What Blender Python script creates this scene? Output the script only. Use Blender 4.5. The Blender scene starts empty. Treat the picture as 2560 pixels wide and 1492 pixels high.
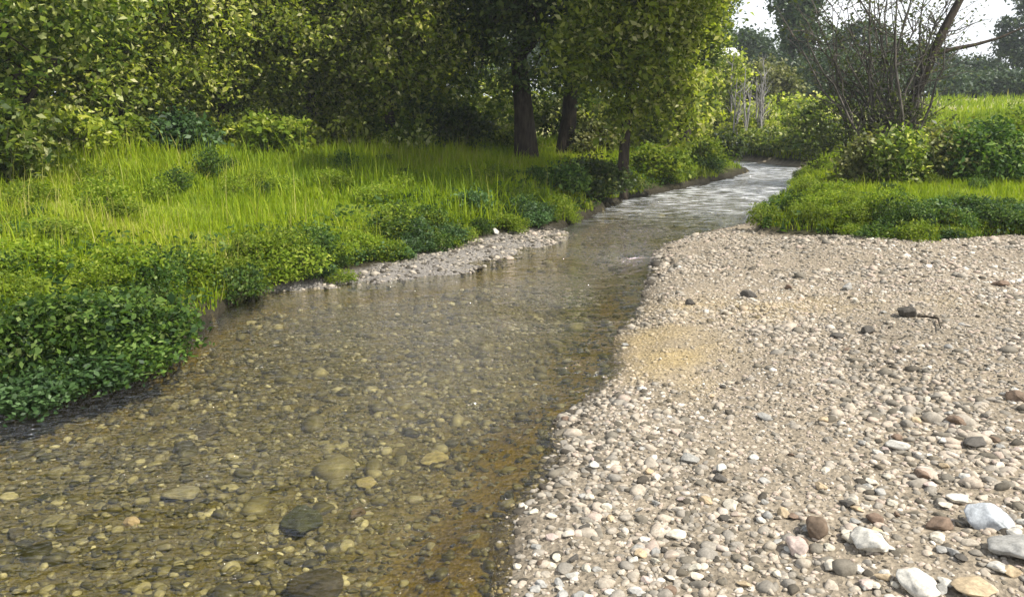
import bpy, bmesh, math, random
import numpy as np
from mathutils import Vector, Matrix, Euler

rs = np.random.RandomState(11)
random.seed(5)
scene = bpy.context.scene
col = scene.collection

# ------------------------------------------------------------------ camera
CAM_H, F, PITCH = 1.9, 2009.0, math.radians(13.33)
cam_d = bpy.data.cameras.new('camera')
cam_d.sensor_width = 36
cam_d.lens = 36 * F / 2560
cam_d.clip_start, cam_d.clip_end = 0.05, 3000
cam = bpy.data.objects.new('camera', cam_d)
cam.location = (0, 0, CAM_H)
cam.rotation_euler = (math.pi / 2 - PITCH, 0, 0)
col.objects.link(cam)
scene.camera = cam
CP, SP = math.cos(PITCH), math.sin(PITCH)


def ray(px, py):
    a, b = (px - 1280) / F, (746 - py) / F
    return a, CP + b * SP, -SP + b * CP


def G(px, py, z=0.0):
    """ground point seen at a photo pixel, on the level z"""
    x, y, w = ray(px, py)
    t = (z - CAM_H) / w
    return (x * t, y * t)


def D(px, py, dist):
    """point seen at a photo pixel, dist metres ahead"""
    x, y, w = ray(px, py)
    t = dist / y
    return Vector((x * t, dist, CAM_H + w * t))


# ------------------------------------------------------------------ light
SUN = Vector((0.80, -0.40, 1.22)).normalized()
EL = math.asin(SUN.z)
ROT = math.atan2(SUN.x, SUN.y)
ld = bpy.data.lights.new('sun', 'SUN')
ld.energy, ld.angle, ld.color = 5.0, math.radians(0.6), (1.0, 0.95, 0.86)
lo = bpy.data.objects.new('sun', ld)
lo.rotation_euler = SUN.to_track_quat('Z', 'Y').to_euler()
lo.location = (20, 10, 40)
col.objects.link(lo)

world = bpy.data.worlds.new('World')
scene.world = world
world.use_nodes = True
nt = world.node_tree
nt.nodes.clear()
sky = nt.nodes.new('ShaderNodeTexSky')
sky.sky_type = 'NISHITA'
sky.sun_disc = False
sky.sun_elevation, sky.sun_rotation = EL, ROT
sky.air_density, sky.dust_density, sky.ozone_density = 1.0, 1.6, 1.0
bg = nt.nodes.new('ShaderNodeBackground'); bg.inputs[1].default_value = 0.10
cl = nt.nodes.new('ShaderNodeBackground')
cl.inputs[0].default_value = (0.95, 0.97, 1.0, 1); cl.inputs[1].default_value = 1.12
tc = nt.nodes.new('ShaderNodeTexCoord')
mp = nt.nodes.new('ShaderNodeMapping'); mp.inputs['Scale'].default_value = (1.4, 1.4, 4.0)
no = nt.nodes.new('ShaderNodeTexNoise'); no.inputs['Scale'].default_value = 2.2
no.inputs['Detail'].default_value = 6; no.inputs['Roughness'].default_value = 0.55
rp = nt.nodes.new('ShaderNodeValToRGB')
rp.color_ramp.elements[0].position = 0.40; rp.color_ramp.elements[0].color = (0.5, 0.5, 0.5, 1)
rp.color_ramp.elements[1].position = 0.56
mx = nt.nodes.new('ShaderNodeMixShader')
out = nt.nodes.new('ShaderNodeOutputWorld')
L = nt.links.new
L(tc.outputs['Generated'], mp.inputs[0]); L(mp.outputs[0], no.inputs['Vector'])
L(no.outputs['Fac'], rp.inputs[0]); sz = nt.nodes.new('ShaderNodeSeparateXYZ'); L(tc.outputs['Generated'], sz.inputs[0])
hzn = nt.nodes.new('ShaderNodeMapRange')   # cloud thins out overhead
for i_, v_ in ((1, 0.12), (2, 0.75), (3, 1.0), (4, 0.3)):
    hzn.inputs[i_].default_value = v_
L(sz.outputs['Z'], hzn.inputs[0])
ml = nt.nodes.new('ShaderNodeMath'); ml.operation = 'MULTIPLY'
L(rp.outputs[0], ml.inputs[0]); L(hzn.outputs[0], ml.inputs[1]); L(ml.outputs[0], mx.inputs[0])
L(sky.outputs[0], bg.inputs[0]); L(bg.outputs[0], mx.inputs[1]); L(cl.outputs[0], mx.inputs[2])
L(mx.outputs[0], out.inputs[0])
vs = scene.view_settings
vs.view_transform, vs.look, vs.exposure, vs.gamma = 'Standard', 'None', 0.62, 1.0

# ------------------------------------------------------------------ helpers


def tag(o, label=None, cat=None, group=None, kind=None):
    for k, v in (('label', label), ('category', cat), ('group', group), ('kind', kind)):
        if v:
            o[k] = v
    return o


def np_mesh(name, verts, faces, mat, tint=None, smooth=False, attrs=None):
    """faces: (n,3) or (n,4) int array"""
    me = bpy.data.meshes.new(name)
    v = np.ascontiguousarray(verts, dtype=np.float32)
    f = np.ascontiguousarray(faces, dtype=np.int32)
    k = f.shape[1]
    me.vertices.add(len(v)); me.vertices.foreach_set('co', v.ravel())
    me.loops.add(f.size); me.loops.foreach_set('vertex_index', f.ravel())
    me.polygons.add(len(f))
    me.polygons.foreach_set('loop_start', np.arange(0, f.size, k, dtype=np.int32))
    if smooth:
        me.polygons.foreach_set('use_smooth', np.ones(len(f), dtype=bool))
    if tint is not None:
        a = me.attributes.new('tint', 'FLOAT', 'POINT')
        a.data.foreach_set('value', np.ascontiguousarray(tint, dtype=np.float32))
    for an, arr in (attrs or {}).items():
        a = me.attributes.new(an, 'FLOAT_COLOR', 'POINT')
        c = np.ones((len(v), 4), dtype=np.float32); c[:, :3] = arr
        a.data.foreach_set('color', c.ravel())
    me.update(calc_edges=True)
    me.materials.append(mat)
    return me


def obj(name, me, parent=None, loc=None):
    o = bpy.data.objects.new(name, me)
    col.objects.link(o)
    if parent is not None:
        o.parent = parent
    if loc is not None:
        o.location = loc
    return o


def empty(name, loc):
    o = bpy.data.objects.new(name, None)
    o.empty_display_size = 0.2
    o.location = loc
    col.objects.link(o)
    return o


def copy_tree(o):
    c = o.copy(); col.objects.link(c)
    for ch in list(o.children):
        d = ch.copy(); col.objects.link(d); d.parent = c
    return c


def seg_dist(poly, x, y):
    d = np.full(x.shape, 1e9)
    for (ax, ay), (bx, by) in zip(poly[:-1], poly[1:]):
        vx, vy = bx - ax, by - ay
        t = np.clip(((x - ax) * vx + (y - ay) * vy) / (vx * vx + vy * vy + 1e-9), 0, 1)
        d = np.minimum(d, np.hypot(x - ax - t * vx, y - ay - t * vy))
    return d


def inside(poly, x, y):
    r = np.zeros(x.shape, dtype=bool)
    n = len(poly)
    for i in range(n):
        ax, ay = poly[i]; bx, by = poly[(i + 1) % n]
        if ay == by:
            continue
        c = ((ay > y) != (by > y)) & (x < (bx - ax) * (y - ay) / (by - ay) + ax)
        r ^= c
    return r


def sm(t):
    t = np.clip(t, 0, 1)
    return t * t * (3 - 2 * t)


def vnoise(x, y, s, seed=0):
    """smooth value noise in -1..1"""
    r = np.random.RandomState(seed).rand(64, 64) * 2 - 1
    u, v = x * s, y * s
    i, j = np.floor(u).astype(int), np.floor(v).astype(int)
    fu, fv = sm(u - i), sm(v - j)
    g = lambda a, b: r[a % 64, b % 64]
    return (g(i, j) * (1 - fu) + g(i + 1, j) * fu) * (1 - fv) + (g(i, j + 1) * (1 - fu) + g(i + 1, j + 1) * fu) * fv


def roughen(poly, amp, step, seed):
    """subdivide a polyline and jitter it so that an edge is uneven"""
    r = np.random.RandomState(seed)
    o = []
    for (ax, ay), (bx, by) in zip(poly[:-1], poly[1:]):
        n = max(1, int(math.hypot(bx - ax, by - ay) / step)) if math.hypot(bx - ax, by - ay) < 12 else 1
        for k in range(n):
            t = k / n
            j = 0 if k == 0 else amp
            o.append((ax + (bx - ax) * t + r.uniform(-j, j), ay + (by - ay) * t + r.uniform(-j, j)))
    o.append(poly[-1])
    return o


# ------------------------------------------------------------------ plan of the place
pix = lambda L_: [G(*p) for p in L_]
LE = [(-60, -12), (-9, -4), (-7.5, 0.5), (-5.2, 3.4)] + pix([
    (0, 1030), (170, 990), (330, 935), (450, 875), (560, 790), (640, 738), (800, 724), (1000, 708), (1180, 682),
    (1300, 645), (1400, 606), (1450, 575), (1500, 535), (1570, 502), (1700, 478), (1840, 446), (1880, 428)]) + [
    (6.4, 27.4), (2, 30), (-10, 33), (-60, 42), (-600, 60)]
RE = [(-57, -16), (-4, -5), (-1.6, 0), (-0.6, 1.6)] + pix([
    (1222, 1492), (1235, 1390), (1245, 1290), (1335, 1195), (1372, 1120), (1378, 1060), (1445, 1005), (1515, 940),
    (1535, 860), (1565, 800), (1608, 745), (1622, 665), (1650, 612), (1740, 582), (1850, 558), (1905, 528),
    (1962, 500), (1975, 470), (1990, 440)]) + [
    (9.4, 26.2), (8.4, 29.5), (3, 33), (-10, 37), (-60, 46), (-600, 70)]
LE = roughen(LE, 0.05, 0.3, 1)
RE = roughen(RE, 0.045, 0.25, 2)
RIVER = LE + RE[::-1]
LB = [(-60, -11), (-9.3, -4), (-7.8, 0.5), (-5.4, 3.5)] + pix([
    (-10, 1024), (170, 984), (330, 929), (440, 872), (548, 789), (620, 735), (780, 718), (900, 690), (1000, 668),
    (1090, 640), (1250, 598), (1400, 572), (1490, 534), (1560, 498), (1700, 473), (1840, 440), (1875, 425)]) + [
    (6.1, 27.2), (1.9, 29.5), (-10, 32.5), (-60, 41.5), (-600, 59)]
LB = roughen(LB, 0.06, 0.4, 3)
LEFT = LB + [(-900, 59), (-900, -300), (-60, -300)]
RB = [(600, -5), (40, 6)] + pix([(2950, 620), (2650, 632), (2480, 632), (2330, 650), (2230, 640), (2100, 622), (1960, 612), (1900, 600),
                                 (1875, 565), (1930, 522), (1972, 490), (1983, 465), (1998, 440)]) + [
    (9.8, 26.2), (8.8, 29.8), (3.2, 33.5), (-10, 37.5), (-60, 46.5), (-600, 70.5)]
RB = roughen(RB, 0.06, 0.4, 4)
RIGHT = RB + [(-900, 70.5), (-900, 1800), (1200, 1800), (1200, -5)]


def zones(x, y):
    riv = inside(RIVER, x, y)
    rb = inside(RIGHT, x, y) & ~riv
    lb = inside(LEFT, x, y) & ~riv & ~rb
    dl, dr = seg_dist(LE, x, y), seg_dist(RE, x, y)
    gravel = ~riv & ~rb & ~lb & (dr < dl)
    spit = ~riv & ~rb & ~lb & ~gravel
    return riv, rb, lb, gravel, spit, dl, dr


def height(x, y, full=False):
    x, y = np.asarray(x, dtype=float), np.asarray(y, dtype=float)
    riv, rb, lb, gravel, spit, dl, dr = zones(x, y)
    dlb, drb = seg_dist(LB, x, y), seg_dist(RB, x, y)
    d = np.minimum(dl, dr)
    n1, n2, n3 = vnoise(x, y, 0.6, 1), vnoise(x, y, 2.1, 2), vnoise(x, y, 6.0, 3)
    z = np.zeros(x.shape)
    bed = -0.02 - 0.16 * sm(dr / 0.55) * (0.55 + 0.45 * sm((y - 0.0) / 4)) - 0.05 * sm(dl / 1.0) + 0.03 * n2 + 0.012 * n3
    bed = np.minimum(bed, -0.012 - 0.03 * sm(d / 0.3))
    z = np.where(riv, bed, z)
    zg = -0.012 + 0.07 * sm(dr / 0.45) + 0.17 * sm(dr / 3.2) + 0.03 * n1 * sm(dr / 1.0) + 0.018 * n2 + 0.008 * n3
    zg = np.maximum(zg, -0.012 + 0.03 * sm(dr / 0.2))
    z = np.where(gravel, zg, z)
    zs = -0.012 + 0.075 * sm(dl / 0.6) + 0.03 * n2 + 0.02 * n3
    z = np.where(spit, zs, z)
    bank_h = 0.10 + 0.40 * sm(dlb / 1.1) + 0.66 * sm(dlb / 10.5) + 0.35 * sm((dlb - 8) / 40) + 0.09 * n1 * sm(dlb) + 0.05 * n2 * sm(dlb) + 0.02 * n3
    z = np.where(lb, bank_h, z)
    zr = 0.16 + 0.22 * sm(drb / 0.7) + 0.25 * sm(drb / 4.0) + 0.95 * sm((drb - 2.5) / 7.0) + 0.85 * sm((drb - 7) / 22.0) \
        + 0.07 * n1 * sm(drb) + 0.02 * n2
    z = np.where(rb, zr, z)
    z = z + 0.012 * np.maximum(y - 60, 0) * (rb | lb)
    return (z, (riv, rb, lb, gravel, spit, dl, dr, dlb, drb)) if full else z


def hz(x, y):
    return float(height(np.array([x]), np.array([y]))[0])


def on(px, py, zg=0.2, it=4):
    """point of the terrain seen at a photo pixel"""
    z = zg
    for _ in range(it):
        x, y = G(px, py, z)
        z = hz(x, y)
    return Vector((x, y, z))


# ------------------------------------------------------------------ materials
class NT:
    def __init__(s, name):
        s.m = bpy.data.materials.new(name)
        s.m.use_nodes = True
        s.t = s.m.node_tree
        s.t.nodes.clear()
        s.out = s.n('OutputMaterial')

    def n(s, kind, **kw):
        nd = s.t.nodes.new('ShaderNode' + kind)
        for k, v in kw.items():
            setattr(nd, k, v)
        return nd

    def l(s, a, b):
        s.t.links.new(a, b)

    def noise(s, vec, scale, detail=4, rough=0.5, dist=0.0):
        nd = s.n('TexNoise')
        nd.inputs['Scale'].default_value = scale
        nd.inputs['Detail'].default_value = detail
        nd.inputs['Roughness'].default_value = rough
        nd.inputs['Distortion'].default_value = dist
        if vec is not None:
            s.l(vec, nd.inputs['Vector'])
        return nd.outputs['Fac']

    def ramp(s, fac, stops, interp='LINEAR'):
        nd = s.n('ValToRGB')
        cr = nd.color_ramp
        cr.interpolation = interp
        while len(cr.elements) < len(stops):
            cr.elements.new(0.5)
        for e, (p, c) in zip(cr.elements, stops):
            e.position = p
            e.color = (c[0], c[1], c[2], 1) if hasattr(c, '__len__') else (c, c, c, 1)
        s.l(fac, nd.inputs[0])
        return nd.outputs[0]

    def mix(s, fac, a, b, blend='MIX'):
        nd = s.n('Mix', data_type='RGBA', blend_type=blend)
        for v, i in ((fac, 0), (a, 6), (b, 7)):
            if isinstance(v, (int, float)):
                nd.inputs[i].default_value = v if i == 0 else (v, v, v, 1)
            elif isinstance(v, tuple):
                nd.inputs[i].default_value = (*v, 1)
            else:
                s.l(v, nd.inputs[i])
        return nd.outputs[2]

    def bump(s, h, strength, dist, normal=None):
        nd = s.n('Bump')
        nd.inputs['Strength'].default_value = strength
        nd.inputs['Distance'].default_value = dist
        s.l(h, nd.inputs['Height'])
        if normal is not None:
            s.l(normal, nd.inputs['Normal'])
        return nd.outputs[0]

    def principled(s, colr, rough=0.8, spec=0.3, normal=None):
        p = s.n('BsdfPrincipled')
        if isinstance(colr, tuple):
            p.inputs['Base Color'].default_value = (*colr, 1)
        else:
            s.l(colr, p.inputs['Base Color'])
        p.inputs['Roughness'].default_value = rough
        p.inputs['Specular IOR Level'].default_value = spec
        if normal is not None:
            s.l(normal, p.inputs['Normal'])
        return p.outputs[0]

    def done(s, sh):
        s.l(sh, s.out.inputs[0])
        return s.m


def leaf_mat(name, stops, trans=0.45, rough=0.5, spec=0.35, tr_gain=(1.5, 1.5, 0.75)):
    s = NT(name)
    at = s.n('Attribute', attribute_name='tint')
    c = s.ramp(at.outputs['Fac'], stops)
    oi = s.n('ObjectInfo')
    hs = s.n('HueSaturation')
    mr = s.n('MapRange')
    mr.inputs[3].default_value, mr.inputs[4].default_value = 0.72, 1.28
    s.l(oi.outputs['Random'], mr.inputs[0]); s.l(mr.outputs[0], hs.inputs['Value'])
    s.l(c, hs.inputs['Color'])
    c = hs.outputs[0]
    p = s.principled(c, rough, spec)
    t = s.n('BsdfTranslucent')
    s.l(s.mix(1.0, c, tr_gain, 'MULTIPLY'), t.inputs[0])
    m = s.n('MixShader'); m.inputs[0].default_value = trans
    s.l(p, m.inputs[1]); s.l(t.outputs[0], m.inputs[2])
    return s.done(m.outputs[0])


def bark_mat(name, a, b):
    s = NT(name)
    tc_ = s.n('TexCoord'); mp_ = s.n('Mapping')
    mp_.inputs['Scale'].default_value = (6, 6, 1.2)
    s.l(tc_.outputs['Object'], mp_.inputs[0])
    n = s.noise(mp_.outputs[0], 3.0, 6, 0.6)
    return s.done(s.principled(s.ramp(n, [(0.35, a), (0.65, b)]), 0.9, 0.15, s.bump(n, 0.6, 0.03)))


def stone_mat(name, stops, fixed=None, wet=False, algae=None):
    s = NT(name)
    tc_ = s.n('TexCoord')
    if fixed is None:
        at = s.n('Attribute', attribute_name='tint')
        fl = s.n('Math', operation='FLOOR'); s.l(at.outputs['Fac'], fl.inputs[0])
        fc = s.n('Math', operation='SUBTRACT'); s.l(at.outputs['Fac'], fc.inputs[0]); s.l(fl.outputs[0], fc.inputs[1])
        f2 = s.n('Math', operation='MULTIPLY'); s.l(fc.outputs[0], f2.inputs[0]); f2.inputs[1].default_value = 2.0
        st = s.n('Math', operation='MULTIPLY'); s.l(fl.outputs[0], st.inputs[0]); st.inputs[1].default_value = 0.65 / 7
        c = s.ramp(f2.outputs[0], stops)
        c = s.mix(st.outputs[0], c, (0.42, 0.325, 0.175))
    else:
        oi = s.n('ObjectInfo')
        c = s.mix(oi.outputs['Random'], fixed[0], fixed[1])
    vec = s.n('NewGeometry').outputs['Position']
    n = s.noise(vec, 28, 5, 0.6)
    c = s.mix(0.75 if fixed else 0.55, c, s.ramp(n, [(0.3, 0.5), (0.7, 1.25)]), 'MULTIPLY')
    n2 = s.noise(vec, 120, 3, 0.6)
    c = s.mix(0.35, c, s.ramp(n2, [(0.35, 0.5), (0.65, 1.3)]), 'MULTIPLY')
    if algae:
        g = s.ramp(s.noise(vec, 2.2, 4, 0.6), [(0.42, 0.0), (0.70, 0.65)])
        c = s.mix(g, c, algae)
    return s.done(s.principled(c, 0.45 if wet else 0.85, 0.4 if wet else 0.25, s.bump(n, 0.35, 0.006)))


M = {}
M['bank_grass'] = leaf_mat('bank_grass', [(0.0, (0.11, 0.18, 0.010)), (0.45, (0.225, 0.31, 0.010)), (0.8, (0.32, 0.38, 0.018)), (1.0, (0.38, 0.36, 0.10))], 0.46, 0.55, 0.2, (1.2, 1.2, 0.6))
M['leafy'] = leaf_mat('leafy', [(0.0, (0.016, 0.040, 0.010)), (0.4, (0.042, 0.088, 0.014)), (0.75, (0.095, 0.16, 0.022)), (1.0, (0.20, 0.26, 0.08))], 0.36, .55, .2)
M['leafy_blue'] = leaf_mat('leafy_blue', [(0.0, (0.018, 0.045, 0.014)), (0.55, (0.048, 0.100, 0.024)), (1.0, (0.12, 0.20, 0.075))], 0.33, 0.5, 0.3)
M['leafy_light'] = leaf_mat('leafy_light', [(0.0, (0.06, 0.11, 0.010)), (0.5, (0.155, 0.225, 0.014)), (1.0, (0.29, 0.33, 0.05))], 0.43, .55, .2)
M['olive'] = leaf_mat('olive', [(0.0, (0.06, 0.095, 0.009)), (0.4, (0.19, 0.25, 0.022)), (0.75, (0.36, 0.40, 0.055)), (1.0, (0.60, 0.58, 0.30))], 0.52)
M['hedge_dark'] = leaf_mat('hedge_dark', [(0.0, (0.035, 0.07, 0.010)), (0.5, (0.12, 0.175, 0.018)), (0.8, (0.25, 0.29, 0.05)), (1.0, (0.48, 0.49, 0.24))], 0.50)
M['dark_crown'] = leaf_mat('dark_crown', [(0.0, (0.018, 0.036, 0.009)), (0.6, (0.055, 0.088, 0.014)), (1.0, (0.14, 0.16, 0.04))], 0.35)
M['willow'] = leaf_mat('willow', [(0.0, (0.04, 0.06, 0.010)), (0.6, (0.09, 0.12, 0.02)), (1.0, (0.16, 0.17, 0.05))], 0.35)
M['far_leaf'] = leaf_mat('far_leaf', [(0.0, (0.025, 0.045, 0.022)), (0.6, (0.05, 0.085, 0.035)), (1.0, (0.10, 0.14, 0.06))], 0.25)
M['dry_shrub'] = leaf_mat('dry_shrub', [(0.0, (0.05, 0.065, 0.015)), (0.5, (0.12, 0.14, 0.03)), (1.0, (0.26, 0.25, 0.11))], 0.35)
M['bark'] = bark_mat('bark', (0.022, 0.017, 0.012), (0.07, 0.055, 0.04))
M['bark_grey'] = bark_mat('bark_grey', (0.05, 0.043, 0.036), (0.15, 0.13, 0.11))
M['bark_pale'] = bark_mat('bark_pale', (0.16, 0.15, 0.14), (0.34, 0.32, 0.30))
M['stem'] = bark_mat('stem', (0.05, 0.06, 0.02), (0.11, 0.11, 0.05))
PEB = [(0.0, (0.07, 0.06, 0.045)), (0.10, (0.16, 0.14, 0.105)), (0.30, (0.27, 0.245, 0.205)), (0.52, (0.385, 0.335, 0.262)),
       (0.68, (0.43, 0.365, 0.285)), (0.8, (0.42, 0.335, 0.27)), (0.9, (0.54, 0.49, 0.41)), (1.0, (0.72, 0.69, 0.60))]
M['pebble'] = stone_mat('pebble', PEB)
M['bed_pebble'] = stone_mat('bed_pebble', [(0.0, (0.03, 0.03, 0.02)), (0.25, (0.10, 0.095, 0.06)), (0.5, (0.20, 0.185, 0.12)), (0.72, (0.34, 0.325, 0.25)), (0.9, (0.60, 0.575, 0.47)), (1.0, (0.84, 0.82, 0.72))],
                            wet=True, algae=(0.15, 0.135, 0.035))
STONE = {
    'cream': ((0.50, 0.46, 0.36), (0.58, 0.52, 0.42)), 'white': ((0.48, 0.46, 0.40), (0.56, 0.53, 0.46)),
    'grey': ((0.28, 0.27, 0.24), (0.36, 0.35, 0.32)), 'brown': ((0.15, 0.11, 0.075), (0.20, 0.14, 0.10)),
    'dark': ((0.07, 0.062, 0.05), (0.11, 0.10, 0.085)), 'pink': ((0.46, 0.37, 0.32), (0.52, 0.42, 0.36)),
    'tan': ((0.42, 0.33, 0.21), (0.48, 0.37, 0.23)), 'bluish': ((0.38, 0.40, 0.41), (0.43, 0.45, 0.46)),
    'green': ((0.06, 0.07, 0.04), (0.09, 0.10, 0.06)), 'sunken': ((0.38, 0.34, 0.20), (0.46, 0.41, 0.27)),
}
for k, v in STONE.items():
    M['stone_' + k] = stone_mat('stone_' + k, None, fixed=v)

# ground: zone colours (soil, gravel sand, river bed) come from the terrain itself
s = NT('ground')
at = s.n('Attribute', attribute_name='zone')
pos = s.n('NewGeometry').outputs['Position']
na = s.noise(pos, 1.6, 6, 0.6)
nb = s.noise(pos, 38, 5, 0.65)
vo = s.n('TexVoronoi'); vo.inputs['Scale'].default_value = 42
s.l(pos, vo.inputs['Vector'])
c = s.mix(0.5, at.outputs['Color'], s.ramp(na, [(0.3, 0.7), (0.7, 1.3)]), 'MULTIPLY')
c = s.mix(0.8, c, s.ramp(nb, [(0.3, 0.45), (0.7, 1.45)]), 'MULTIPLY')
c = s.mix(0.45, c, s.ramp(vo.outputs['Color'], [(0.1, 0.6), (0.9, 1.35)]), 'MULTIPLY')
nrm = s.bump(nb, 0.5, 0.02, s.bump(vo.outputs['Distance'], 0.5, 0.02))
M['ground'] = s.done(s.principled(c, 0.9, 0.15, nrm))

# water: clear, tea-coloured, rippled; reflects by the angle of view
s = NT('water')
pos = s.n('NewGeometry').outputs['Position']
mp_ = s.n('Mapping'); mp_.inputs['Scale'].default_value = (1.0, 1.7, 1.0); mp_.inputs['Rotation'].default_value = (0, 0, 0.5)
s.l(pos, mp_.inputs[0])
w1 = s.noise(mp_.outputs[0], 3.2, 3, 0.5, 0.6)
w2 = s.noise(mp_.outputs[0], 11.0, 4, 0.55, 0.8)
w3 = s.noise(mp_.outputs[0], 34.0, 2, 0.5, 0.4)
gp = G(600, 930)
dv = s.n('VectorMath', operation='DISTANCE'); s.l(pos, dv.inputs[0]); dv.inputs[1].default_value = (gp[0], gp[1], 0)
riffle = s.n('MapRange', interpolation_type='SMOOTHSTEP')
for i_, v_ in ((1, 0.3), (2, 2.1), (3, 3.2), (4, 0.0)):
    riffle.inputs[i_].default_value = v_
s.l(dv.outputs['Value'], riffle.inputs[0])
pt = s.ramp(s.noise(pos, 0.55, 3, 0.5, 0.5), [(0.36, 0.25), (0.60, 1.2)])
pt = s.mix(1.0, pt, riffle.outputs[0], 'ADD')
w2p = s.mix(1.0, w2, pt, 'MULTIPLY'); w3p = s.mix(1.0, w3, pt, 'MULTIPLY')
nrm = s.bump(w3p, 0.7, 0.016, s.bump(w2p, 1.0, 0.060, s.bump(w1, 0.8, 0.12)))
fr = s.n('Fresnel'); fr.inputs['IOR'].default_value = 1.46
s.l(s.bump(w2, 0.25, 0.03, s.bump(w1, 0.3, 0.10)), fr.inputs['Normal'])
tr = s.n('BsdfTransparent'); tr.inputs[0].default_value = (0.80, 0.76, 0.54, 1)
gl = s.n('BsdfGlossy'); gl.inputs['Roughness'].default_value = 0.06
gl.inputs[0].default_value = (1, 1, 1, 1)
s.l(nrm, gl.inputs['Normal'])
m_ = s.n('MixShader')
fg = s.n('Math', operation='MULTIPLY', use_clamp=True); s.l(fr.outputs[0], fg.inputs[0]); fg.inputs[1].default_value = 1.3
s.l(fg.outputs[0], m_.inputs[0]); s.l(tr.outputs[0], m_.inputs[1]); s.l(gl.outputs[0], m_.inputs[2])
# white streaks before the bend: bright sky reflection painted into the surface colour
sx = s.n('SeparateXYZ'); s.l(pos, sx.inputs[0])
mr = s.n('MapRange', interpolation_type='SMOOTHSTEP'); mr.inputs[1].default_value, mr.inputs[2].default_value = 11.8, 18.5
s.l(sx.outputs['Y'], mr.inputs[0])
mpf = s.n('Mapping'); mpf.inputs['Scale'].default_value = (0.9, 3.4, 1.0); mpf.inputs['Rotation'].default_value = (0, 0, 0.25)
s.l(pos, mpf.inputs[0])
sky_streak = s.ramp(s.noise(mpf.outputs[0], 2.6, 6, 0.68, 0.7), [(0.47, 0.0), (0.62, 0.85)])
sky_streak = s.mix(1.0, sky_streak, mr.outputs[0], 'MULTIPLY')
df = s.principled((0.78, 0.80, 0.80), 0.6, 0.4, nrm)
m2 = s.n('MixShader'); s.l(sky_streak, m2.inputs[0]); s.l(m_.outputs[0], m2.inputs[1]); s.l(df, m2.inputs[2])
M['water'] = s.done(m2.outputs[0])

# ------------------------------------------------------------------ ground and water
def stain_at(x, y):
    m_ = np.exp(-(((x - oc[0]) / 0.42) ** 2 + ((y - oc[1]) / 0.75) ** 2))
    m_ = np.maximum(m_, 0.55 * np.exp(-(((x - oc2[0]) / 1.0) ** 2 + ((y - oc2[1]) / 0.5) ** 2)))
    m_ = np.maximum(m_, 0.4 * np.exp(-(((x - oc3[0]) / 0.8) ** 2 + ((y - oc3[1]) / 0.4) ** 2)))
    return np.clip(m_ * (1.0 + 0.9 * vnoise(x, y, 3.1, 71) + 0.4 * vnoise(x, y, 8.0, 72)), 0, 1)


ys = np.concatenate([np.arange(-6, 2, 0.25), np.arange(2, 9, 0.035), np.arange(9, 16, 0.07), np.arange(16, 32, 0.16),
                     np.arange(32, 60, 0.7), np.geomspace(60, 1500, 40)])
us = np.linspace(-1, 1, 421)
us = np.sign(us) * (0.75 * np.abs(us) + 0.25 * np.abs(us) ** 3)
Y, U = np.meshgrid(ys, us, indexing='ij')
X = U * (5.5 + 1.15 * np.maximum(Y, 0)) + 0.15 * Y.clip(0, 30)
Z, (riv, rb, lb, gravel, spit, dl, dr, dlb, drb) = height(X, Y, True)
C = np.zeros(X.shape + (3,))
C[:] = (0.06, 0.075, 0.02)
soil = np.array((0.035, 0.03, 0.018)); sand = np.array((0.25, 0.21, 0.155)); ochre = np.array((0.33, 0.255, 0.135))
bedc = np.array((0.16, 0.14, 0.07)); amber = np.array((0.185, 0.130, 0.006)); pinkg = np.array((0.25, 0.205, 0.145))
turf = np.array((0.13, 0.17, 0.015)); field = np.array((0.30, 0.29, 0.12))
nz = vnoise(X, Y, 0.9, 9)
t = (np.clip(nz * 0.5 + 0.5, 0, 1))[..., None]
C = np.where(gravel[..., None], sand * (1 - 0.5 * t) + pinkg * 0.5 * t, C)
oc = G(1640, 860, 0.1)
oc2 = G(1850, 740, 0.2); oc3 = G(2270, 745, 0.25)
ocm = stain_at(X, Y)
C = np.where((gravel)[..., None], C * (1 - ocm[..., None]) + ochre * ocm[..., None], C)
spm = (sm((Y - 7.9) / 0.5) * sm((13 - Y) / 1.0))[..., None]
C = np.where(spit[..., None], soil * 0.6 * (1 - spm) + np.array((0.19, 0.175, 0.155)) * spm, C)
C = np.where(gravel[..., None], C * (1 - 0.55 * np.exp(-(dr / 0.13) ** 2))[..., None], C)
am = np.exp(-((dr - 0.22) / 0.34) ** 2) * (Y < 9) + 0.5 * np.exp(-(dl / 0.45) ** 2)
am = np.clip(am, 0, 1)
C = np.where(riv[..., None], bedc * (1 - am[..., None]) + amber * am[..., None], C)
k_ = sm(dlb / 0.9)[..., None]
C = np.where(lb[..., None], soil * (1 - k_) + turf * k_, C)
k_ = sm(drb / 0.9)[..., None]
C = np.where(rb[..., None], soil * (1 - k_) + turf * k_, C)
k_ = (sm((Y - 24) / 8) * sm((np.minimum(drb, dlb) - 1.5) / 2))[..., None]
C = np.where((lb | rb)[..., None], C * (1 - k_) + field * k_, C)
nr, nc = X.shape
idx = np.arange(nr * nc).reshape(nr, nc)
quads = np.stack([idx[:-1, :-1], idx[:-1, 1:], idx[1:, 1:], idx[1:, :-1]], -1).reshape(-1, 4)
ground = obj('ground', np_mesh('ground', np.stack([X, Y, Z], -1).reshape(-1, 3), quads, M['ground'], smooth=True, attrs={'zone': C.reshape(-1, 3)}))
tag(ground, kind='structure', label='river bed, gravel bar, grassy banks and fields as one ground', cat='ground')

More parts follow.
